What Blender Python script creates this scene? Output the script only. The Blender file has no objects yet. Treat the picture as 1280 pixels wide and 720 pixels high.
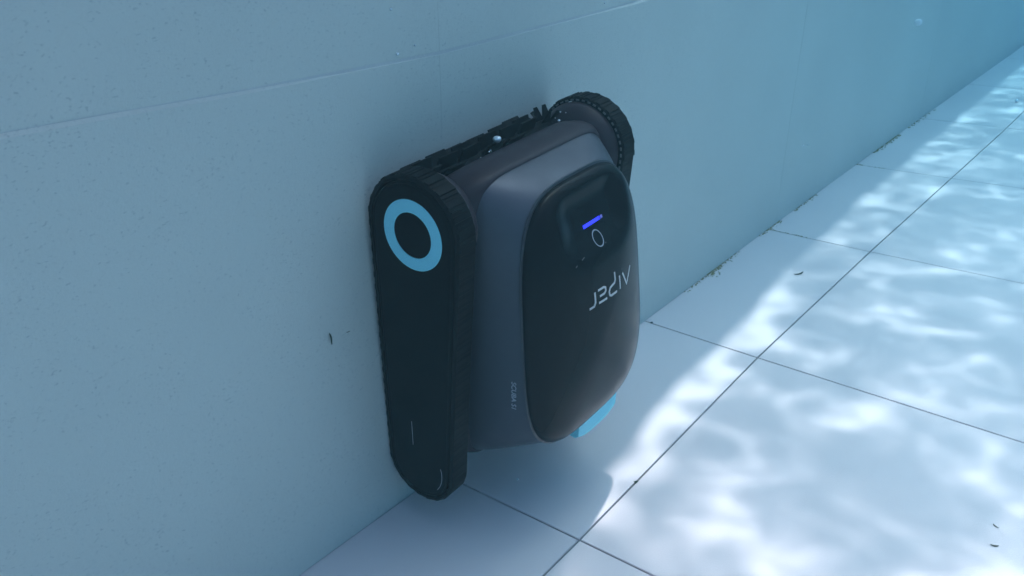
import bpy, bmesh, math, random
from mathutils import Vector, Matrix
random.seed(7)
S = bpy.context.scene
COL = S.collection
PI = math.pi

# ------------------------------------------------------------------ camera, sky, sun, exposure
cd = bpy.data.cameras.new('camera'); cam = bpy.data.objects.new('camera', cd); COL.objects.link(cam)
cam.location = (0.73933, -0.80126, 0.81194)
cam.rotation_euler = (1.12901, 0.0040745, 0.650434)
cd.sensor_width = 36.0; cd.lens = 36.0*1149.18/1280.0
cd.clip_start = 0.01; cd.clip_end = 200
S.camera = cam

SUN_DIR = Vector((0.07, -0.38, -1.0)).normalized()        # the way the light travels
w = bpy.data.worlds.new('World'); S.world = w; w.use_nodes = True
nt = w.node_tree; bg = nt.nodes['Background']
sky = nt.nodes.new('ShaderNodeTexSky'); sky.sky_type = 'NISHITA'; sky.sun_disc = False
sky.air_density = 2.2; sky.dust_density = 10.0; sky.ozone_density = 10.0
elev = math.asin(-SUN_DIR.z)
sky.sun_elevation = elev; sky.sun_rotation = math.atan2(-SUN_DIR.x, -SUN_DIR.y)
nt.links.new(sky.outputs[0], bg.inputs[0]); bg.inputs[1].default_value = 0.15
sl = bpy.data.lights.new('sun', 'SUN'); sun = bpy.data.objects.new('sun', sl); COL.objects.link(sun)
sl.energy = 2.0; sl.angle = math.radians(1.2); sl.color = (0.78, 0.51, 0.46)
sun.rotation_euler = SUN_DIR.to_track_quat('-Z', 'Y').to_euler(); sun.location = (0, 0, 6)

vs = S.view_settings
vs.view_transform = 'Standard'; vs.look = 'None'; vs.gamma = 1.0; vs.exposure = 2.32
vs.use_curve_mapping = False
# the camera's own white balance, set for the sunlit floor under the blue water
vs.use_white_balance = True; vs.white_balance_temperature = 7600; vs.white_balance_tint = 49
S.cycles.max_bounces = 8; S.cycles.diffuse_bounces = 5; S.cycles.transparent_max_bounces = 12
S.cycles.volume_bounces = 1
S.cycles.use_denoising = True
S.cycles.volume_step_rate = 4

# ------------------------------------------------------------------ material helpers
def mat(name, col, rough=0.5, metal=0.0, spec=0.12, emit=None, estr=0.0, coat=0.0, trans=0.0):
    m = bpy.data.materials.new(name); m.use_nodes = True
    b = m.node_tree.nodes['Principled BSDF']
    b.inputs['Base Color'].default_value = (*col, 1); b.inputs['Roughness'].default_value = rough
    b.inputs['Metallic'].default_value = metal; b.inputs['Specular IOR Level'].default_value = spec
    if emit: b.inputs['Emission Color'].default_value = (*emit, 1); b.inputs['Emission Strength'].default_value = estr
    b.inputs['Coat Weight'].default_value = coat; b.inputs['Coat Roughness'].default_value = 0.08
    b.inputs['Transmission Weight'].default_value = trans
    return m
class N:
    """small node-writing helper for one material"""
    def __init__(s, m): s.t = m.node_tree; s.b = s.t.nodes['Principled BSDF']
    def n(s, k, **kw):
        x = s.t.nodes.new(k)
        for a, v in kw.items(): setattr(x, a, v)
        return x
    def l(s, a, b): s.t.links.new(a, b)
    def pos(s): return s.n('ShaderNodeNewGeometry').outputs['Position']
    def noise(s, vec, scale, detail=3, rough=0.55, dist=0.0):
        x = s.n('ShaderNodeTexNoise'); s.l(vec, x.inputs['Vector'])
        x.inputs['Scale'].default_value = scale; x.inputs['Detail'].default_value = detail
        x.inputs['Roughness'].default_value = rough; x.inputs['Distortion'].default_value = dist
        return x.outputs['Fac']
    def ramp(s, fac, stops):
        r = s.n('ShaderNodeValToRGB'); s.l(fac, r.inputs[0])
        e = r.color_ramp.elements
        while len(e) < len(stops): e.new(0.5)
        for i, (p, c) in enumerate(stops): e[i].position = p; e[i].color = (*c, 1) if len(c) == 3 else c
        return r.outputs[0]
    def mix(s, fac, a, b, mode='MIX'):
        x = s.n('ShaderNodeMix', data_type='RGBA', blend_type=mode)
        if isinstance(fac, float): x.inputs[0].default_value = fac
        else: s.l(fac, x.inputs[0])
        for v, i in ((a, 6), (b, 7)):
            if isinstance(v, tuple): x.inputs[i].default_value = (*v, 1)
            else: s.l(v, x.inputs[i])
        return x.outputs[2]
    def math(s, op, a, b=None, clamp=False):
        x = s.n('ShaderNodeMath', operation=op, use_clamp=clamp)
        for v, i in ((a, 0), (b, 1)):
            if v is None: continue
            if isinstance(v, (int, float)): x.inputs[i].default_value = v
            else: s.l(v, x.inputs[i])
        return x.outputs[0]
    def bump(s, h, dist, strength=1.0):
        x = s.n('ShaderNodeBump'); s.l(h, x.inputs['Height'])
        x.inputs['Distance'].default_value = dist; x.inputs['Strength'].default_value = strength
        s.l(x.outputs[0], s.b.inputs['Normal'])

def tile_material(name, base, dark, speck):
    m = mat(name, base, 0.6, spec=0.08); k = N(m); p = k.pos()
    big = k.noise(p, 3.0, 4)
    c = k.mix(k.ramp(big, [(0.35, (0, 0, 0)), (0.7, (1, 1, 1))]), tuple(x*0.94 for x in base), base)
    # per tile tone
    oi = k.n('ShaderNodeObjectInfo')
    c = k.mix(k.math('MULTIPLY', oi.outputs['Random'], 0.35), c, tuple(x*0.9 for x in base))
    # stretched flecks of the printed stone pattern
    mp = k.n('ShaderNodeMapping'); k.l(p, mp.inputs[0]); mp.inputs['Scale'].default_value = (1, 0.55, 1.0)
    f = k.noise(mp.outputs[0], 420, 2, 0.5)
    f2 = k.noise(mp.outputs[0], 14, 2)
    thr = k.math('ADD', k.math('MULTIPLY', f2, 0.16), f)
    fl = k.ramp(thr, [(0.0, (0, 0, 0)), (0.70, (0, 0, 0)), (0.82, (1, 1, 1)), (1.0, (1, 1, 1))])
    c = k.mix(k.math('MULTIPLY', fl, speck), c, dark)
    g = k.noise(p, 420, 2, 0.6)
    c = k.mix(k.math('MULTIPLY', g, 0.10), c, dark)
    k.l(c, k.b.inputs['Base Color'])
    k.bump(k.math('ADD', k.math('MULTIPLY', f, 0.4), g), 0.0004, 0.5)
    return m
M = {}
M['wall_tile'] = tile_material('glazed_wall_tile', (0.65, 0.64, 0.61), (0.33, 0.345, 0.36), 0.5)
M['floor_tile'] = tile_material('pale_floor_tile', (0.87, 0.64, 0.655), (0.55, 0.43, 0.44), 0.18)
def grout(name, col, stain):
    m = mat(name, col, 0.9, spec=0.1); k = N(m); p = k.pos()
    f = k.ramp(k.noise(p, 9, 3), [(0.45, (0, 0, 0)), (0.65, (1, 1, 1))])
    k.l(k.mix(f, col, stain), k.b.inputs['Base Color'])
    k.bump(k.noise(p, 300, 2), 0.0006, 0.6)
    return m
M['floor_grout'] = grout('floor_grout', (0.13, 0.15, 0.17), (0.16, 0.13, 0.11))
M['wall_grout'] = grout('wall_grout', (0.55, 0.53, 0.54), (0.60, 0.58, 0.58))
M['plaster'] = mat('pool_plaster', (0.38, 0.37, 0.38), 0.7, spec=0.1)
M['stone'] = mat('shade_coping_stone', (0.45, 0.44, 0.42), 0.8, spec=0.2)
def plastic(name, col, rough, spec=0.5, coat=0.0, metal=0.0, scale=600, bump=0.00012, wear=0.35, rv=0.08):
    m = mat(name, col, rough, metal, spec, coat=coat); k = N(m)
    tc = k.n('ShaderNodeTexCoord'); p = tc.outputs['Object']
    f = k.noise(p, 25, 4)
    k.l(k.ramp(f, [(0.3, (max(0.02, rough-rv),)*3), (0.7, (min(1, rough+rv),)*3)]), k.b.inputs['Roughness'])
    k.l(k.mix(k.math('MULTIPLY', k.noise(p, 60, 5, 0.7), wear), col, tuple(min(1, x*1.7+0.006) for x in col)), k.b.inputs['Base Color'])
    if bump: k.bump(k.noise(p, scale, 2), bump, 0.6)
    return m
# (under water the step in refractive index is small, so plain plastics mirror far less than in air)
M['black'] = plastic('matt_black_plastic', (0.004, 0.004, 0.0045), 0.55, 0.06)
M['hood'] = plastic('dark_satin_plastic', (0.044, 0.027, 0.033), 0.42, 0.15)
M['rubber'] = plastic('black_rubber', (0.005, 0.0045, 0.005), 0.55, 0.10)
M['shell'] = plastic('grey_blue_paint', (0.088, 0.092, 0.112), 0.46, 0.25, metal=0.45, scale=900, bump=0.00005, wear=0.15)
M['lid'] = plastic('gloss_black_lid', (0.006, 0.0055, 0.007), 0.24, 0.10, bump=0, wear=0.1, rv=0.025)
M['teal'] = plastic('teal_plastic', (0.0, 0.72, 0.86), 0.5, 0.4, wear=0.05, bump=0)
M['seal'] = plastic('grey_seal', (0.05, 0.05, 0.06), 0.35, 0.5, bump=0)
M['silver'] = mat('silver_print', (0.62, 0.56, 0.56), 0.45, 0.0)
M['print'] = mat('grey_print_and_glint', (0.42, 0.46, 0.52), 0.5)
M['led'] = mat('blue_light', (0.05, 0.05, 0.6), 0.3, emit=(0.006, 0.030, 1.0), estr=0.42)
M['led_dim'] = mat('dim_light', (0.16, 0.16, 0.35), 0.4, emit=(0.08, 0.08, 0.5), estr=0.12)
M['pale'] = mat('pale_marks', (0.13, 0.145, 0.15), 0.5)
M['bubble'] = mat('bubble_skin', (0.85, 0.9, 0.95), 0.06, 0.55)
M['speck'] = mat('drifting_speck', (0.85, 0.85, 0.88), 0.9)
M['leaf'] = mat('dead_leaf', (0.035, 0.045, 0.03), 0.8)
M['dry'] = mat('dry_leaf', (0.16, 0.12, 0.10), 0.9)
M['dirt'] = mat('brown_silt', (0.27, 0.18, 0.075), 0.95, spec=0.1)

# ------------------------------------------------------------------ object helpers
def tag(o, label=None, cat=None, group=None, kind=None):
    if label: o['label'] = label
    if cat: o['category'] = cat
    if group: o['group'] = group
    if kind: o['kind'] = kind
    return o
def empty(name, loc=(0, 0, 0), rot=(0, 0, 0)):
    o = bpy.data.objects.new(name, None); COL.objects.link(o); o.empty_display_size = 0.05
    o.location = loc; o.rotation_euler = rot; return o
def link(name, me, parent=None, m=None):
    o = bpy.data.objects.new(name, me); COL.objects.link(o)
    if parent: o.parent = parent
    if m and not me.materials: me.materials.append(m)
    return o
def finish(bm, name, m, parent=None, smooth=True, ang=32):
    bmesh.ops.recalc_face_normals(bm, faces=bm.faces[:])
    if smooth:
        a = math.radians(ang)
        for f in bm.faces: f.smooth = True
        for e in bm.edges:
            if len(e.link_faces) == 2 and e.calc_face_angle(0) > a: e.smooth = False
    me = bpy.data.meshes.new(name); bm.to_mesh(me); bm.free()
    return link(name, me, parent, m)
def rings(bm, rows, close=True, cap0=False, cap1=False):
    """skin a list of equal-length point rows"""
    V = [[bm.verts.new(p) for p in r] for r in rows]
    n = len(rows[0])
    for i in range(len(V)-1):
        for j in range(n if close else n-1):
            k = (j+1) % n
            bm.faces.new((V[i][j], V[i][k], V[i+1][k], V[i+1][j]))
    if cap0: bm.faces.new(V[0][::-1])
    if cap1: bm.faces.new(V[-1])
    return V
def box(bm, c, s, R=None, bev=0.0):
    t = bmesh.new(); bmesh.ops.create_cube(t, size=1.0)
    bmesh.ops.scale(t, vec=Vector(s), verts=t.verts)
    if bev: bmesh.ops.bevel(t, geom=t.edges[:], offset=bev, segments=1, affect='EDGES')
    mx = Matrix.Translation(Vector(c)) @ (R.to_4x4() if R else Matrix())
    bmesh.ops.transform(t, matrix=mx, verts=t.verts)
    me = bpy.data.meshes.new('tmp'); t.to_mesh(me); t.free(); bm.from_mesh(me); bpy.data.meshes.remove(me)
def tube(bm, pts, r, n=8, cap=True):
    rows = []
    P = [Vector(p) for p in pts]
    for i, p in enumerate(P):
        t = (P[min(i+1, len(P)-1)] - P[max(i-1, 0)]).normalized()
        u = t.cross(Vector((0.31, 0.77, 0.56))).normalized(); v = t.cross(u)
        rows.append([p + u*r*math.cos(2*PI*k/n) + v*r*math.sin(2*PI*k/n) for k in range(n)])
    rings(bm, rows, True, cap, cap)
def interp(tab, x):
    if x <= tab[0][0]: return tab[0][1]
    for (a, b), (c, d) in zip(tab, tab[1:]):
        if x <= c: return b + (d-b)*(x-a)/(c-a)
    return tab[-1][1]

# ------------------------------------------------------------------ the pool
WATER_Z = 1.30
# where the foot of the wall really runs (the old wall is not dead straight)
FOOT = [(-1.2, -0.012), (-0.35, -0.011), (0.0, -0.006), (0.6, -0.012), (1.2, -0.016), (1.8, -0.0156), (2.4, -0.013), (3.0, -0.008), (3.8, 0.0)]
STRIP = [(-0.6, 0.236), (0.0, 0.234), (0.6, 0.2215), (1.2, 0.2257), (1.8, 0.236), (2.4, 0.246), (3.2, 0.25), (5, 0.25)]
def wx(y, z): return interp(FOOT, y)*max(0.0, 1 - z/0.6) - 0.003*min(1.0, z/0.3)

def slab(name, poly, normal, depth, m, parent, bev=0.0013):
    """one tile: polygon poly (front face), depth along -normal, worn arris all round"""
    bm = bmesh.new(); n = Vector(normal)
    c = sum((Vector(p) for p in poly), Vector())/len(poly)
    P = [Vector(p) - c for p in poly]
    inn = [p - (p - n*p.dot(n)).normalized()*bev*1.3 for p in P]
    V0 = [bm.verts.new(p) for p in inn]
    V1 = [bm.verts.new(p - n*bev) for p in P]
    V2 = [bm.verts.new(p - n*depth) for p in P]
    bm.faces.new(V0)
    k = len(P)
    for A, B in ((V0, V1), (V1, V2)):
        for i in range(k): bm.faces.new((A[i], A[(i+1) % k], B[(i+1) % k], B[i]))
    bm.faces.new(V2[::-1])
    o = finish(bm, name, m, parent, smooth=False); o.location = c
    return o

# floor: a sheet, a grout bed and the tiles
bm = bmesh.new()
for p in ((-0.2, -3.2), (4.4, -3.2), (4.4, 10.2), (-0.2, 10.2)): bm.verts.new((p[0], p[1], -0.012))
bm.verts.ensure_lookup_table(); bm.faces.new(bm.verts[:])
floor = finish(bm, 'pool_floor', M['plaster'], smooth=False); tag(floor, kind='structure')
bm = bmesh.new()
for p in ((-0.1, -1.25), (1.50, -1.25), (1.50, 8.0), (-0.1, 8.0)): bm.verts.new((p[0], p[1], -0.0035))
bm.verts.ensure_lookup_table(); bm.faces.new(bm.verts[:])
finish(bm, 'grout', M['floor_grout'], floor, smooth=False)
# joint rows: y on the wall side, y at the second joint, and the drift beyond
ROWS = [(-1.2, -1.2, -1.2), (-0.6, -0.6, -0.6), (0.002, 0.003, 0.004), (0.598, 0.594, 0.590), (1.188, 1.196, 1.235), (1.815, 1.846, 1.93),
        (2.45, 2.49, 2.56), (3.08, 3.12, 3.2), (3.7, 3.74, 3.8), (4.3, 4.33, 4.4), (4.9, 4.93, 5.0), (5.5, 5.53, 5.6), (6.1, 6.1, 6.2)]
J = 0.0013
def rowy(i, x):
    a, b, c = ROWS[i]
    return a + (b-a)*x/0.232 if x < 0.232 else b + (c-b)*(x-0.232)/0.6
for i in range(len(ROWS)-1):
    a0, a1 = rowy(i, 0), rowy(i+1, 0)
    for cx in range(3):
        def X(y, side):
            if cx == 0: return interp(FOOT, y)+0.0005 if side == 0 else interp(STRIP, y)-J
            if cx == 1: return interp(STRIP, y)+J if side == 0 else interp(STRIP, y)+0.6-J
            return interp(STRIP, y)+0.6+J if side == 0 else interp(STRIP, y)+1.2-J
        x0 = [0, 0.232, 0.832][cx]; x1 = [0.232, 0.832, 1.432][cx]
        n = 3
        L = []
        for s, xs in ((0, x0), (1, x1)):
            ya, yb = rowy(i, xs)+J, rowy(i+1, xs)-J
            L.append([(X(ya+(yb-ya)*k/n, s), ya+(yb-ya)*k/n, random.uniform(-0.0002, 0.0002)*0) for k in range(n+1)])
        slab('floor_tile', L[1][:] + L[0][::-1], (0, 0, 1), 0.007, M['floor_tile'], floor, 0.0009)

# the wall
wall = empty('pool_wall', (0, 1.2, 0))
tag(wall, 'pale blue grey tiled pool wall that the black robot is climbing', 'wall')
wo = Vector((0, 1.2, 0))
def wpt(x, y, z): return Vector((wx(y, z)+x, y, z)) - wo
bm = bmesh.new()
ys = sorted(set([-3.2, -2.8] + [round(0.03+1.2*k+0.15*q, 4) for k in range(-2, 7) for q in range(8)] + [8.43, 9.3, 10.2]))
rings(bm, [[wpt(-0.0002, y, z) for y in ys] for z in (-0.02, 0.3, 0.6, 1.1, 1.34)], close=False)
rings(bm, [[wpt(-0.22, y, 0) for y in ys], [wpt(-0.22, y, 1.34) for y in ys]], close=False)
finish(bm, 'grout', M['wall_grout'], wall, smooth=False)
HZ = [(-1.2, 0.640), (-0.49, 0.6165), (-0.25, 0.606), (0.03, 0.5985), (0.25, 0.601), (0.5, 0.604), (1.23, 0.63), (2.4, 0.66), (4, 0.68)]
YJ = [0.03+1.2*k for k in range(-2, 8)]
JW = 0.0004
for k in range(len(YJ)-1):
    ya, yb = YJ[k]+0.0003, YJ[k+1]-0.0003
    n = 8
    yy = [ya] + [YJ[k]+0.15*q for q in range(1, n)] + [yb]
    for r in range(3):
        lo = (lambda y: 0.0008) if r == 0 else ((lambda y: interp(HZ, y)+JW) if r == 1 else (lambda y: 1.2+0.0012))
        hi = (lambda y: interp(HZ, y)-JW) if r == 0 else ((lambda y: 1.2-0.0012) if r == 1 else (lambda y: 1.34))
        px = (lambda y: 0.0036*min(1, max(0, abs(y-0.12)-0.15)/0.3)) if r == 0 else (lambda y: 0.0)   # the lower course stands a hair proud away from the joint
        bm = bmesh.new()
        zz = [0, 0.25, 0.5, 0.75, 1]
        F = [[wpt(px(y), y, lo(y)+(hi(y)-lo(y))*t) for y in yy] for t in zz]
        V = rings(bm, F, close=False)
        # worn edge and returns
        for edge in (V[0], V[-1]):
            sgn = 1 if edge is V[0] else -1
            A = [bm.verts.new(v.co + Vector((-0.0036 if (r == 0 and sgn < 0) else -0.0005, 0, 0))) for v in edge]
            for v in edge: v.co.z += sgn*(0.0034 if (r == 0 and sgn < 0) else 0.0004)
            B = [bm.verts.new(v.co + Vector((-0.008, 0, 0))) for v in A]
            for P, Q in ((edge, A), (A, B)):
                for q in range(n): bm.faces.new((P[q], P[q+1], Q[q+1], Q[q]))
        for col in (0, -1):
            e = [row[col] for row in V]
            A = [bm.verts.new(v.co + Vector((-0.008, 0, 0))) for v in e]
            for q in range(len(e)-1): bm.faces.new((e[q], e[q+1], A[q+1], A[q]))
        finish(bm, 'wall_tile', M['wall_tile'], wall, smooth=False)

# the rest of the basin: other walls and the deck, in one shell
bm = bmesh.new()
def bx(x0, x1, y0, y1, z0, z1): box(bm, ((x0+x1)/2, (y0+y1)/2, (z0+z1)/2), (x1-x0, y1-y0, z1-z0))
bx(4.4, 4.7, -3.5, 10.5, -0.1, 1.40); bx(-0.2, 4.397, -3.5, -3.2, -0.1, 1.40); bx(-0.2, 4.397, 10.2, 10.5, -0.1, 1.40)
basin = finish(bm, 'basin_wall', M['plaster'], smooth=False); tag(basin, kind='structure')
# coping, added out of view: its edge is shaped to throw the shade below
SH = [(-1.3, 0.26), (-0.35, 0.258), (-0.07, 0.251), (-0.02, 0.239), (0.05, 0.222), (0.11, 0.188), (0.16, 0.188), (0.27, 0.172), (0.43, 0.155),
      (0.6, 0.146), (1.08, 0.112), (1.56, 0.095), (2.5, 0.088), (10, 0.085)]
ZC = 1.345
dx, dy = 0.07*ZC, -0.38*ZC
bm = bmesh.new()
yy = sorted(set([-3.2+0.03*k for k in range(446)] + [y-dy for y, _ in SH if -3 < y-dy < 10]))
F = []
for y in yy:
    e = interp(SH, y+dy) - dx
    if y+dy > 0.2: e += 0.004*math.sin(11*(y+dy)) + 0.003*math.sin(29*(y+dy)+1)*math.sin(7*(y+dy))
    F.append([(-2.0, y, ZC), (e-0.01, y, ZC), (e, y, ZC+0.006), (e, y, ZC+0.045), (e-0.015, y, ZC+0.055), (-2.0, y, ZC+0.055)])
rings(bm, F, close=True, cap0=True, cap1=True)
shade_coping = finish(bm, 'shade_coping', M['stone'], smooth=False); tag(shade_coping, kind='structure')

# flat water surface: the ripple light is a pattern put into its transparency
bm = bmesh.new()
for p in ((-0.18, -3.2), (4.4, -3.2), (4.4, 10.2), (-0.18, 10.2)): bm.verts.new((p[0], p[1], WATER_Z))
bm.verts.ensure_lookup_table(); bm.faces.new(bm.verts[:])
mw = bpy.data.materials.new('caustic_pattern_water'); mw.use_nodes = True
k = N(mw); nt = mw.node_tree
nt.nodes.remove(k.b)
p = k.pos()
def shifted(vec, noise_scale, amt, detail=2):
    t = k.n('ShaderNodeTexNoise'); k.l(vec, t.inputs['Vector']); t.inputs['Scale'].default_value = noise_scale; t.inputs['Detail'].default_value = detail
    a = k.n('ShaderNodeVectorMath', operation='SUBTRACT'); k.l(t.outputs['Color'], a.inputs[0]); a.inputs[1].default_value = (0.5, 0.5, 0.5)
    b = k.n('ShaderNodeVectorMath', operation='SCALE'); k.l(a.outputs[0], b.inputs[0]); b.inputs['Scale'].default_value = amt
    c = k.n('ShaderNodeVectorMath', operation='ADD'); k.l(vec, c.inputs[0]); k.l(b.outputs[0], c.inputs[1])
    return c.outputs[0]
v1 = shifted(p, 6.0, 0.13, 3)
vor = k.n('ShaderNodeTexVoronoi', feature='SMOOTH_F1'); k.l(v1, vor.inputs['Vector']); vor.inputs['Scale'].default_value = 8.0
vor.inputs['Smoothness'].default_value = 0.15
cell = k.math('POWER', k.math('MULTIPLY', vor.outputs['Distance'], 1.4), 3.2)
def ridges(dist_scale, amt, scale, sharp, power, asc):
    r = k.noise(shifted(p, dist_scale, amt), scale, 0.6)
    r = k.math('SUBTRACT', 1.0, k.math('MULTIPLY', k.math('ABSOLUTE', k.math('SUBTRACT', r, 0.5)), sharp), clamp=True)
    r = k.math('POWER', r, power)
    return k.math('MULTIPLY', r, k.ramp(k.noise(p, asc, 2), [(0.36, (0.03,)*3), (0.62, (1,)*3)]))
ridge = k.math('ADD', ridges(8.0, 0.10, 6.0, 11.0, 1.6, 5.0), k.math('MULTIPLY', ridges(12.0, 0.07, 10.5, 9.0, 1.6, 6.5), 0.75))
v3 = shifted(p, 14.0, 0.06)
knot = k.ramp(k.noise(v3, 15.0, 1.5), [(0.56, (0,)*3), (0.80, (1,)*3)])
low = k.math('MULTIPLY', k.noise(p, 2.6, 3), 0.30)
# bright strip along the edge of the shade, put into the same pattern
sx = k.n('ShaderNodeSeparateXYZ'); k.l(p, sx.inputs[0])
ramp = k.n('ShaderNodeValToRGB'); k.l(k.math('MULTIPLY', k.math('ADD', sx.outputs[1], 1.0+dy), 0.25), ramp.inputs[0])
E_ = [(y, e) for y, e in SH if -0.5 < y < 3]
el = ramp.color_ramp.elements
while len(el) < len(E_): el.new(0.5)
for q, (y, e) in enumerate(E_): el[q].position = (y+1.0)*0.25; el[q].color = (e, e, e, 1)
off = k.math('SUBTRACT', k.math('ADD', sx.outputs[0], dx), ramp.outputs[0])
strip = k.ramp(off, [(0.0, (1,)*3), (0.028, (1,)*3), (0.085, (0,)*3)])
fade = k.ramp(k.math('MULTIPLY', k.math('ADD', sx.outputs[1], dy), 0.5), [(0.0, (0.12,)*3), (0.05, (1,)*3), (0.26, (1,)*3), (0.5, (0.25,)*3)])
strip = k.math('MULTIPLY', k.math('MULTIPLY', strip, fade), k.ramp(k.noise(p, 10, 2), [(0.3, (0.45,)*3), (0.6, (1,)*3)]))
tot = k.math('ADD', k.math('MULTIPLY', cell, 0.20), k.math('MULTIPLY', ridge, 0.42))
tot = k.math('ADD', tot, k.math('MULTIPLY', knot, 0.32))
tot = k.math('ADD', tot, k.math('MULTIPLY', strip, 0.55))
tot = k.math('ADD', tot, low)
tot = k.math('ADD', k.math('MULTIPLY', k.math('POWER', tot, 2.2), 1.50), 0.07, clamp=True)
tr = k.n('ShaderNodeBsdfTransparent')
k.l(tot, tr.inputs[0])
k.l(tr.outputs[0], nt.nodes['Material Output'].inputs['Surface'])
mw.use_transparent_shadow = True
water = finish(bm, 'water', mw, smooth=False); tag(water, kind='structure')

# ------------------------------------------------------------------ the robot (millimetres, z up the wall, x out of it)
robot = empty('pool_robot', (0.0005, 0.07686, 0.44087), (0.048, 0.039, 0.014))
tag(robot, 'black and grey pool cleaning robot with blue wheel ring climbing the pool wall', 'pool robot')
K = 0.001
R1, R2, LEN, YO, YI = 69.0, 55.3, 335.0, 189.0, 158.0
def belt_path(n_arc=40, off=0.0):
    """outline of the track: round a big wheel at the top and a small one at the bottom; points (x, z, tangent angle)"""
    c1, c2 = Vector((R1, 0)), Vector((R2+3.5, -LEN))
    r1, r2 = R1+off, R2+off
    d = c1-c2; L = d.length; base = math.atan2(d.y, d.x); al = math.acos((r1-r2)/L)
    a0, a1 = base-al, base+al            # contact directions
    pts = []
    for k in range(n_arc+1):
        t = a0+(a1-a0)*k/n_arc; pts.append((c1.x+r1*math.cos(t), c1.y+r1*math.sin(t)))
    b0, b1 = a1, a0+2*PI
    for k in range(n_arc+1):
        t = b0+(b1-b0)*k/n_arc; pts.append((c2.x+r2*math.cos(t), c2.y+r2*math.sin(t)))
    return pts
def resample(pts, step):
    P = [Vector(p) for p in pts]; P.append(P[0]); out = []
    Lt = sum((b-a).length for a, b in zip(P, P[1:])); n = round(Lt/step); st = Lt/n
    d = 0.0; acc = 0.0
    for a, b in zip(P, P[1:]):
        l = (b-a).length
        while acc + l > d + 1e-6:
            f = (d-acc)/l; out.append((a.lerp(b, f), (b-a).normalized())); d += st
        acc += l
    return out[:n]
lug_me = None
def make_track(sgn):
    global lug_me
    yo, yi = sgn*YO, sgn*YI
    bm = bmesh.new()
    o_ = belt_path(off=-1.0); i_ = belt_path(off=-6.0); oc = belt_path(off=-3.0)
    f = lambda P, y: [Vector((x, y, z))*K for x, z in P]
    rows = [f(i_, yo), f(oc, yo), f(o_, yo-sgn*1.5), f(o_, yi+sgn*1.5), f(oc, yi), f(i_, yi), f(i_, yo)]
    rings(bm, rows)
    t = finish(bm, 'track', M['rubber'], robot, ang=25)
    if lug_me is None:
        b = bmesh.new()
        w = (YO-YI)
        def bar(u, wd, h0, y0, y1):
            prof = [(-wd/2, -1.0), (-wd/2+0.8, h0), (wd/2-0.8, h0), (wd/2, -1.0)]
            rows = [[Vector((u+a, y, h))*K for a, h in prof] for y in (y0, y1)]
            rings(b, rows, True, True, True)
        bar(-3.2, 8.2, 1.3, -w/2+2.6, w/2-1.2)
        bar(5.6, 2.6, 0.9, -w/2+4.0, w/2-2.5)
        bmesh.ops.recalc_face_normals(b, faces=b.faces[:])
        lug_me = bpy.data.meshes.new('tread_lug'); b.to_mesh(lug_me); b.free(); lug_me.materials.append(M['rubber'])
    for p, tg in resample(belt_path(off=-1.0), 17.0):
        o = bpy.data.objects.new('tread_lug', lug_me); COL.objects.link(o); o.parent = t
        # local: u along the belt, y across, h outward
        u = Vector((tg.x, 0, tg.y)); h = Vector((tg.y, 0, -tg.x)); c = Vector((0, 1, 0))
        if u.cross(c).dot(h) < 0: c = -c
        mx = Matrix((u, c, h)).transposed().to_4x4()
        mx.translation = Vector((p.x, (yo+yi)/2, p.y))*K
        wear = 1.0 if p.y > -8 and p.x > 20 else 0.3          # the lugs along the straight runs are worn almost flat
        o.matrix_local = mx @ Matrix.Diagonal((1, 1, wear, 1))
    # side cover
    bm = bmesh.new()
    A = belt_path(off=-8.5); B = belt_path(off=-10.5); C = belt_path(off=-11.0); D = belt_path(off=-12.5)
    y1 = yo+sgn*0.6
    rows = [f(A, yi+sgn*4), f(A, y1-sgn*1.2), f(B, y1), f(C, y1-sgn*0.6), f(D, y1-sgn*0.6), f(belt_path(off=-13.2), y1+sgn*0.1), f(belt_path(off=-16), y1+sgn*0.7)]
    rings(bm, rows, True, True, True)
    sc = finish(bm, 'side_cover', M['black'], robot, ang=20)
    def disc(name, r0, r1, ya, yb, m, parent):
        b = bmesh.new(); n = 64
        c = lambda r, y: [Vector((R1+2+r*math.cos(2*PI*q/n), y, -2+r*math.sin(2*PI*q/n)))*K for q in range(n)]
        if r0: rings(b, [c(r0, ya), c(r0, yb-sgn*.6), c(r0+.6, yb), c(r1-.6, yb), c(r1, yb-sgn*.6), c(r1, ya), c(r0, ya)])
        else: rings(b, [c(r1, ya), c(r1, yb-sgn*.8), c(r1-.8, yb), c(r1*0.5, yb+sgn*.8), c(1, yb+sgn*1.1)], True, True, True)
        return finish(b, name, m, parent)
    disc('wheel_ring', 27.5, 43.0, y1, y1+sgn*1.8, M['teal'], sc)
    disc('hub_cap', 0, 27.0, y1, y1+sgn*1.2, M['black'], sc)
    # inner face of the belt: pale tabs standing in for light through its gaps
    bm = bmesh.new()
    for p, tg in resample(belt_path(off=-4.3), 9.0):
        R = Matrix((Vector((tg.x, 0, tg.y)), Vector((0, 1, 0)), Vector((-tg.y, 0, tg.x)))).transposed()
        box(bm, Vector((p.x, yi-sgn*0.4, p.y))*K, Vector((4.6, 2.0, 2.0))*K, R)
    tt = finish(bm, 'gap_light_tabs', M['pale'], t, smooth=False); tt['kind'] = 'stuff'
    return sc
cover = make_track(-1); make_track(1)
# highlights on the seams of the near cover, drawn as pale lines
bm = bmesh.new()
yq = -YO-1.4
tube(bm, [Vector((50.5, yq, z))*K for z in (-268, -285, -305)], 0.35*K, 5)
finish(bm, 'seam_highlight', M['print'], cover)
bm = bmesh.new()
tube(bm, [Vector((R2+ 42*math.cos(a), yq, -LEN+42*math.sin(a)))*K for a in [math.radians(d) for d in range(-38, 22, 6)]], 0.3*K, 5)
finish(bm, 'seam_highlight', M['print'], cover)

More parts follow.
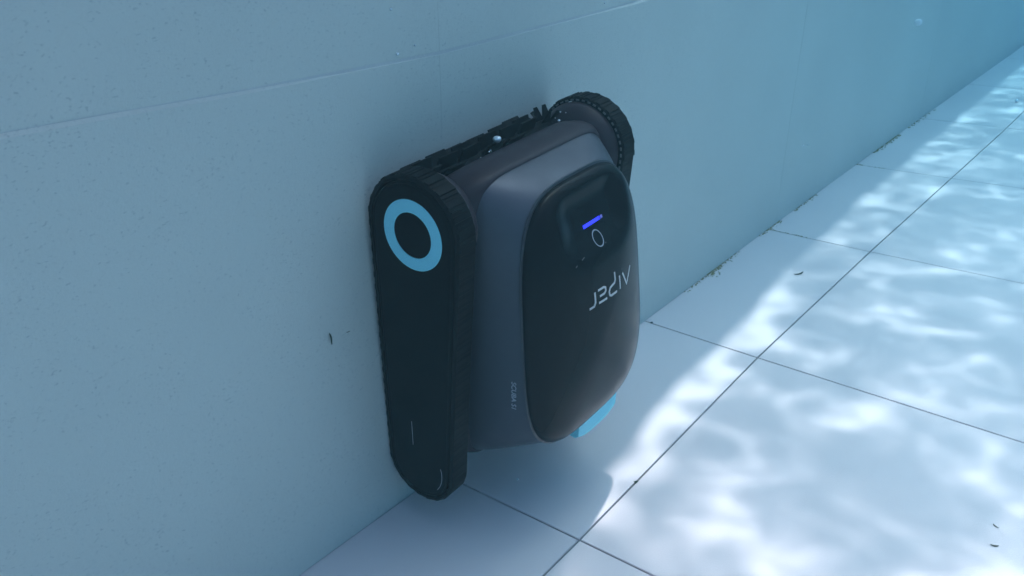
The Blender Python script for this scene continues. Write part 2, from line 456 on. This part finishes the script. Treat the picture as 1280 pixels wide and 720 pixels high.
# hull: stacked rounded-rectangle contours
NT = 160
TH = [2*PI*k/NT for k in range(NT)]
def ray(t, n): return (abs(math.cos(t))**n+abs(math.sin(t))**n)**(-1.0/n)   # a superellipse along the ray at angle t
def contour(x, hw, zt, zb, n, tilt=0.00045, ref=49.0):
    zc = (zt+zb)/2; hh = (zt-zb)/2
    out = []
    for t in TH:
        q = ray(t, n); y = hw*q*math.cos(t); z = zc+hh*q*math.sin(t)
        out.append(Vector((x*(1+tilt*(z-ref)), y, z))*K)
    return out
bm = bmesh.new()
rows = [contour(14, 152, -12, -335, 12), contour(18, 154, -8, -338, 12), contour(56, 155, -8, -342, 12), contour(57.5, 156, 38, -343, 9),
        contour(60, 157, 44, -344, 8), contour(68, 157.5, 50, -346, 7.5), contour(80, 157.5, 54, -348, 7), contour(92, 157, 56, -350, 7),
        contour(103, 154, 55.5, -351, 7), contour(112, 148, 53, -351, 7), contour(117.5, 142, 50.5, -351, 7), contour(118.5, 139.5, 49, -350, 7), contour(116, 137, 47, -348, 7)]
rings(bm, rows, True, True, True)
for sg in (-1, 1):
    def arc(r, y): return [Vector((R1-1+r*math.cos(2*PI*q/72), sg*y, r*math.sin(2*PI*q/72)))*K for q in range(72)]
    rings(bm, [arc(61.5, 157.8), arc(62.0, 156.5), arc(61.5, 152), arc(59.5, 146), arc(55.5, 139), arc(48, 131), arc(36, 124)], True, True, True)
hull = finish(bm, 'hull', M['hood'], robot, ang=40)

# lid surface (fitted to the outline in the photograph)
A_, ZC_, BU, BD, X0, SX, H_, NU, MM, TAP, ZT, ND = 126.713, -135.424, 167.353, 174.277, 178.962, -9.893, 44.472, 3.849, 1.5, -0.154, 0.17, 3.469
def sm(a, b, x):
    t = min(1, max(0, (x-a)/(b-a))); return t*t*(3-2*t)
def recess(y, z):
    s = sm(82, 38, abs(y))*sm(-64, -22, z)*sm(30, 0, z)
    return 12.5*s
def dome(y, z):
    kk = 1+TAP*(z-ZC_)/300; s = (z-ZC_)/(BU if z > ZC_ else BD); nn = NU if z > ZC_ else ND
    rho = min(1.0, (abs(y/(A_*kk))**nn+abs(s)**nn)**(1/nn))
    return X0+SX*(z-ZC_)/100+H_*math.sqrt(max(0, 1-rho**MM))*(1+ZT*(z-ZC_)/200) - recess(y, z)
def rim(scale, dxx=0.0, n=NT):
    out = []
    for t in TH:
        s = math.sin(t); nn = NU if s > 0 else ND
        q = ray(t, nn); z = ZC_+scale*(BU if s > 0 else BD)*q*s
        y = A_*scale*q*math.cos(t)*(1+TAP*(z-ZC_)/300)
        out.append(Vector((X0+SX*(z-ZC_)/100+dxx, y, z)))
    return out
# grey shell between hull edge and lid
base = [v/K for v in contour(117.5, 138.5, 48.5, -349, 7)]
top = rim(1.0, -3.0)
bm = bmesh.new(); rows = []
NS = 14
for q in range(NS+1):
    t = q/NS
    a = math.sin(t*PI/2); b = t**1.2
    r_ = []
    for u, v in zip(base, top):
        x = u.x+(v.x-u.x)*(0.12*a+0.88*t)
        r_.append(Vector((x, u.y+(v.y-u.y)*b, u.z+(v.z-u.z)*(0.5*b+0.5*t)))*K)
    rows.append(r_)
rows.append([v*K for v in rim(0.97, -4.0)])
rings(bm, rows, True, False, True)
shell = finish(bm, 'shell', M['shell'], robot, ang=50)
# grey seal plate under the lid
bm = bmesh.new()
rings(bm, [[v*K for v in rim(1.0, -4)], [v*K for v in rim(1.014, -3.2)], [v*K for v in rim(1.014, -1.2)], [v*K for v in rim(1.0, -0.6)], [v*K for v in rim(0.96, -0.6)]], True, False, False)
finish(bm, 'seal', M['seal'], robot, ang=40)
# lid
bm = bmesh.new(); rows = []
for q in [0, .004, .012, .025, .045, .07, .1, .14, .18, .22, .26, .30, .34, .38, .42, .46, .5, .55, .6, .65, .7, .75, .8, .85, .9, .95, .985]:
    sc_ = 1-q; r_ = []
    for v in rim(sc_):
        r_.append(Vector((dome(v.y, v.z), v.y, v.z))*K)
    rows.append(r_)
rings(bm, rows, True, False, True)
lid = finish(bm, 'lid', M['lid'], robot, ang=50)

def on_lid(y, z, h=0.4): return Vector((dome(y, z)+h, y, z))*K
def stroke(bm, pts, wd, h=0.5):
    """a flat printed stroke following the lid"""
    P = []
    for (a, b), (c, d) in zip(pts, pts[1:]):
        for q in range(6): P.append(Vector((a+(c-a)*q/6, b+(d-b)*q/6)))
    P.append(Vector(pts[-1]))
    L, Rr = [], []
    for i, p in enumerate(P):
        t = (P[min(i+1, len(P)-1)]-P[max(i-1, 0)]).normalized(); nrm = Vector((-t.y, t.x))*wd/2
        L.append(p+nrm); Rr.append(p-nrm)
    rows = [[on_lid(q.x, q.y, -0.3) for q in L], [on_lid(q.x, q.y, h) for q in L], [on_lid(q.x, q.y, h) for q in Rr], [on_lid(q.x, q.y, -0.3) for q in Rr]]
    rings(bm, rows, close=False)
LOGO = [[[(29.0, -95.9), (41.6, -117.4), (54.5, -97.5)]],
        [[(21.0, -96.5), (21.3, -114.6)]],
        [[(10.3, -87.3), (10.2, -97), (8.2, -100.8), (3.0, -101.8), (-2.6, -103.2), (-5.4, -107.5), (-4.6, -112.2), (-0.9, -114), (12.3, -114)]],
        [[(-28.3, -96.4), (-16.4, -96.3), (-12.6, -98.2), (-12.6, -102.6), (-16, -104.8), (-25.5, -104.9)], [(-27.6, -113.2), (-11.2, -113.2)]],
        [[(-34.4, -96.0), (-34.0, -110.0), (-36.5, -114.4), (-45.0, -115.0)]]]
for letter in LOGO:
    bm = bmesh.new()
    for s in letter: stroke(bm, s, 2.6)
    finish(bm, 'logo_letter', M['silver'], lid, smooth=False)
# status light, its dim end, the button and scratches
bm = bmesh.new(); stroke(bm, [(-21, -23.5), (16, -23.5)], 3.8, 0.7); finish(bm, 'status_light', M['led'], lid, smooth=False)
bm = bmesh.new(); stroke(bm, [(17.5, -23.5), (22, -23.5)], 3.6, 0.6); finish(bm, 'status_light', M['led_dim'], lid, smooth=False)
bm = bmesh.new(); stroke(bm, [(-3+8.8*math.cos(2*PI*q/20), -41+8.8*math.sin(2*PI*q/20)) for q in range(21)], 1.0, 0.5); finish(bm, 'power_button', M['print'], lid, smooth=False)
bm = bmesh.new()
for s in ([(-60.8, -55.4), (-57.5, -54.0)], [(-47, -51.4), (-41, -50.0)], [(5.5, -49.5), (7.5, -49.0)], [(28, -92), (29, -90)]): stroke(bm, s, 0.7, 0.25)
sc = finish(bm, 'scratches', M['pale'], lid, smooth=False); sc['kind'] = 'stuff'

# model lettering on the grey flank
def text_mesh(body, size, extr):
    c = bpy.data.curves.new('txt', 'FONT'); c.body = body; c.size = size; c.extrude = extr; c.align_x = 'CENTER'; c.align_y = 'CENTER'
    o = bpy.data.objects.new('txt', c); COL.objects.link(o)
    dg = bpy.context.evaluated_depsgraph_get(); me = bpy.data.meshes.new_from_object(o.evaluated_get(dg))
    bpy.data.objects.remove(o); bpy.data.curves.remove(c); return me
def flank_y(x, z):
    """y of the grey flank (negative side) at x, z, by walking the shell rows"""
    best = None
    for r_ in rows_shell:
        for v in r_:
            if v.y < 0:
                d = abs(v.x/K-x)*1.0+abs(v.z/K-z)*0.35
                if best is None or d < best[0]: best = (d, v.y/K)
    return best[1]
rows_shell = [[v.co.copy() for v in shell.data.vertices][i*NT:(i+1)*NT] for i in range(NS+1)]
me = text_mesh('SCUBA S1', 0.0095, 0.0002)
o = link('model_lettering', me, shell, M['print'])
cx, cz = 168.5, -212.0
ya = flank_y(cx-4, cz); yb = flank_y(cx+4, cz)
upv = Vector((8, yb-ya, 0)).normalized(); rt = Vector((0, 0, -1)); nm = rt.cross(upv)
mx = Matrix((rt, upv, nm)).transposed().to_4x4(); mx.translation = (Vector((cx, (ya+yb)/2, cz)) + nm*1.6)*K
o.matrix_local = mx

# teal pull handle under the lid's lower edge
bm = bmesh.new(); rows = []
for q in range(13):
    t = -1+2*q/12; y = 26+48*t
    lift = 1-abs(t)**3
    x1 = 196; x0 = 158
    zt = -304; zb = -336-9*lift
    prof = [(x0, zt), (x1-4, zt), (x1, zt-3), (x1-1, zb+4), (x1-6, zb), (x0+6, zb+2), (x0, zb+6)]
    rows.append([Vector((a, y, b))*K for a, b in prof])
rings(bm, rows, True, True, True)
finish(bm, 'pull_handle', M['teal'], robot, ang=30)

# roller brush in the mouth of the hood
bx_, bz_ = 31.0, 26.0
bm = bmesh.new()
tube(bm, [Vector((bx_, y, bz_))*K for y in (-150, -100, 0, 100, 150)], 13*K, 20)
brush = finish(bm, 'roller_brush', M['rubber'], robot)
b = bmesh.new()
prof = [(-2.0, 8), (-1.1, 31), (1.1, 31), (2.0, 8)]
rings(b, [[Vector((u, y, h))*K for u, h in prof] for y in (-16.8, -6, 6, 16.8)], True, True, True)
bmesh.ops.recalc_face_normals(b, faces=b.faces[:])
blade = bpy.data.meshes.new('brush_blade'); b.to_mesh(blade); b.free(); blade.materials.append(M['rubber'])
for seg in range(6):
    for r_ in range(10):
        a = 2*PI*r_/10 + 0.21*seg + random.uniform(-0.1, 0.1)
        o = bpy.data.objects.new('brush_blade', blade); COL.objects.link(o); o.parent = brush
        y = -126 + seg*40.2
        mx = Matrix.Translation(Vector((bx_, y, bz_))*K) @ Matrix.Rotation(a, 4, 'Y') @ Matrix.Rotation(random.uniform(-0.02, 0.02), 4, 'Z')
        o.matrix_local = mx @ Matrix.Diagonal((1, 1, random.uniform(0.90, 1.05), 1))

b = bmesh.new()
rings(b, [[Vector((u, y0, h))*K for u, y0, h in ((-1.5, -9, 8), (-1.0, -3.5, 32), (1.0, 1.5, 32), (1.5, 9, 8))], [Vector((u, y0, h))*K for u, y0, h in ((-1.5, -8, 8), (-1.0, -2.5, 32), (1.0, 2.5, 32), (1.5, 10, 8))]], True, True, True)
bmesh.ops.recalc_face_normals(b, faces=b.faces[:])
tuft = bpy.data.meshes.new('brush_tuft'); b.to_mesh(tuft); b.free(); tuft.materials.append(M['rubber'])
for y in (119, 133):
    for r_ in range(8):
        o = bpy.data.objects.new('brush_tuft', tuft); COL.objects.link(o); o.parent = brush
        o.matrix_local = Matrix.Translation(Vector((bx_, y, bz_))*K) @ Matrix.Rotation(2*PI*r_/8+0.01*y, 4, 'Y')
# ------------------------------------------------------------------ small things
bpy.context.view_layer.update()
RM = Matrix.Translation(robot.location) @ robot.rotation_euler.to_matrix().to_4x4()
def bubble(loc, r, label, group=None, sq=1.0):
    bm = bmesh.new(); bmesh.ops.create_icosphere(bm, subdivisions=2, radius=r)
    for v in bm.verts:
        z = v.co.z/r
        v.co.z *= sq; v.co.x *= 1+0.18*z; v.co.y *= 1+0.18*z
    o = finish(bm, 'air_bubble', M['bubble'], ang=80); o.location = loc
    return tag(o, label, 'bubble', group)
bubble(RM @ (Vector((52, -9, 54))*K), 0.0056, 'bright silvery air bubble clinging to the middle of the roller brush', sq=0.85)
for y, x, z, r in ((-52, 48, 46, .0011), (-38, 50, 50, .0012), (-31, 47, 49, .0009)):
    bubble(RM @ (Vector((x+12, y, z-1))*K), r, 'tiny air bubble in the brush just left of the big silvery bubble', 'tiny bubbles left of the big bubble on the brush')
for y, x, z, r in ((113, 62, 47, .0020), (122, 58, 56, .0013), (107, 60, 52, .0009), (129, 62, 54, .0009)):
    bubble(RM @ (Vector((x, y, z))*K), r, 'tiny air bubble at the right end of the roller brush beside the far wheel', 'tiny bubbles at the right end of the brush')
for y, z, r, lb in ((-0.0428, 0.6071, .0021, 'largest wall bubble, sitting just above the horizontal joint left of the vertical joint'),
                    (-0.0132, 0.6124, .0014, 'faint tiny bubble on the wall nearest the crossing of the two wall joints'),
                    (-0.0489, 0.6567, .0017, 'tiny bubble on the upper wall tile, highest of the wall bubbles'),
                    (0.3963, 0.612, .0016, 'tiny bubble at the top edge above the far end of the pale wall joint')):
    bubble((wx(y, z)+r*0.8, y, z), r, lb, 'tiny bubbles on the wall')
bubble((0.2003, 2.8744, 0.006), .006, 'small bright bubble on the far floor at the top right corner')
bubble((0.12, 0.02, 0.035), .0016, 'tiny air bubble drifting under the grey shell of the robot')
for x, y, z, r in ((0.05, 1.9592, 0.384, .010), (0.05, 1.1728, 0.22, .0022), (0.05, 1.2033, 0.2146, .0018)):
    big = r > .005
    o = bubble((x, y, z), r, 'pale round speck drifting before the far turquoise wall at upper right' if big else 'tiny speck drifting before the wall right of the far wheel', None if big else 'tiny specks drifting before the wall')
    o.name = 'drifting_speck'; o['category'] = 'speck'; o.data.materials[0] = M['speck']

def flake(name, loc, length, wid, m, label, cat, axis, up, curl=0.25, group=None):
    """a curled sliver: a tapered strip with thickness"""
    bm = bmesh.new(); ax = Vector(axis).normalized(); u = Vector(up).normalized(); sd = ax.cross(u)
    rows = []
    n = 7
    for q in range(n):
        t = q/(n-1); w_ = wid*(0.25+math.sin(PI*min(1, t*0.9+0.08))**0.7)*0.5
        c = ax*length*(t-0.5) + u*(curl*length*(t-0.5)**2 + 0.0006) + sd*0.12*length*math.sin(3*t)
        th = 0.0004
        rows.append([c+sd*w_, c+u*th+sd*w_*0.3, c+u*th-sd*w_*0.3, c-sd*w_])
    rings(bm, rows, True, True, True)
    o = finish(bm, name, m); o.location = loc
    return tag(o, label, cat, group)
flake('leaf_fragment', (wx(-0.18, .3)+0.0044, -0.1804, 0.3015), 0.016, 0.0022, M['leaf'], 'small dark leaf sliver stuck upright on the wall left of the black track', 'leaf', (0, -0.16, 1), (1, 0, 0))
flake('leaf_fragment', (wx(-0.15, .3)+0.0039, -0.1516, 0.2986), 0.006, 0.0010, M['dry'], 'thin horizontal dark fleck on the wall between the leaf sliver and the track', 'leaf', (0, 1, -0.1), (1, 0, 0))
flake('leaf_fragment', (0.1424, 0.9852, 0.0), 0.026, 0.0045, M['leaf'], 'small brown leaf twig lying on the shaded floor tile right of the robot', 'leaf', (0.35, 0.8, 0), (0, 0, 1))
flake('leaf_fragment', (0.6618, 0.3582, 0.0), 0.009, 0.0018, M['dry'], 'thin dark sliver on the sunlit floor near the right edge', 'leaf', (1, -0.5, 0), (0, 0, 1))
flake('leaf_fragment', (0.6686, 0.3164, 0.0), 0.010, 0.0030, M['dry'], 'brownish flake on the sunlit floor at the lower right corner', 'leaf', (1, 0.45, 0), (0, 0, 1))
flake('debris_grain', (0.2306, 0.1544, -0.001), 0.006, 0.0055, M['leaf'], 'dark grain lodged in the floor joint between the shade and the bright streak', 'debris', (1, 1, 0), (0, 0, 1))
flake('debris_grain', (0.0045, 0.5985, 0.0), 0.006, 0.005, M['leaf'], 'dark grain in the corner where a floor joint meets the wall beside the robot', 'debris', (0, 1, 0), (0, 0, 1))

# brown silt gathered along the foot of the wall
bm = bmesh.new()
rs = random.Random(3)
def crumb(x, y, r):
    t = bmesh.new(); bmesh.ops.create_icosphere(t, subdivisions=1, radius=r)
    for v in t.verts: v.co = Vector((v.co.x*rs.uniform(.6, 1.3), v.co.y*rs.uniform(.8, 1.8), v.co.z*rs.uniform(.25, .5))) + Vector((x, y, r*0.12))
    me = bpy.data.meshes.new('tmp'); t.to_mesh(me); t.free(); bm.from_mesh(me); bpy.data.meshes.remove(me)
for y0, y1, n, spread, size in ((0.76, 1.02, 150, .010, .0022), (0.86, 0.93, 70, .016, .0026), (1.13, 1.26, 90, .009, .0026), (1.34, 1.50, 60, .008, .0026), (1.95, 2.2, 90, .014, .0040), (2.3, 2.6, 40, .010, .004)):
    for q in range(n):
        y = rs.uniform(y0, y1)
        crumb(interp(FOOT, y)+0.001+abs(rs.gauss(0, spread*0.5)), y, size*rs.uniform(.35, 1.0))
for q in range(70):      # and along the start of two joints
    t = rs.random()**2; crumb(interp(FOOT, 1.19)+0.10*t, 1.190+0.004*t+rs.gauss(0, .0015), .0016*rs.uniform(.4, 1))
for q in range(40):
    t = rs.random()**2; crumb(interp(FOOT, 1.82)+0.10*t, 1.817+0.01*t+rs.gauss(0, .002), .0018*rs.uniform(.4, 1))
silt = finish(bm, 'silt', M['dirt'], ang=60); tag(silt, kind='stuff')

# ------------------------------------------------------------------ the water itself: it swallows red and scatters a little blue
bm = bmesh.new()
box(bm, (1.4, 3.5, 0.13), (7.6, 14.6, 2.62))
mh = bpy.data.materials.new('pool_water_body'); mh.use_nodes = True
nt = mh.node_tree; nt.nodes.remove(nt.nodes['Principled BSDF'])
pv = nt.nodes.new('ShaderNodeVolumePrincipled')
pv.inputs['Density'].default_value = 0.50
pv.inputs['Color'].default_value = (0.020, 0.056, 0.064, 1)
pv.inputs['Absorption Color'].default_value = (0.006, 0.72, 0.88, 1)
nt.links.new(pv.outputs[0], nt.nodes['Material Output'].inputs['Volume'])
haze = finish(bm, 'haze', mh, smooth=False); tag(haze, kind='stuff')
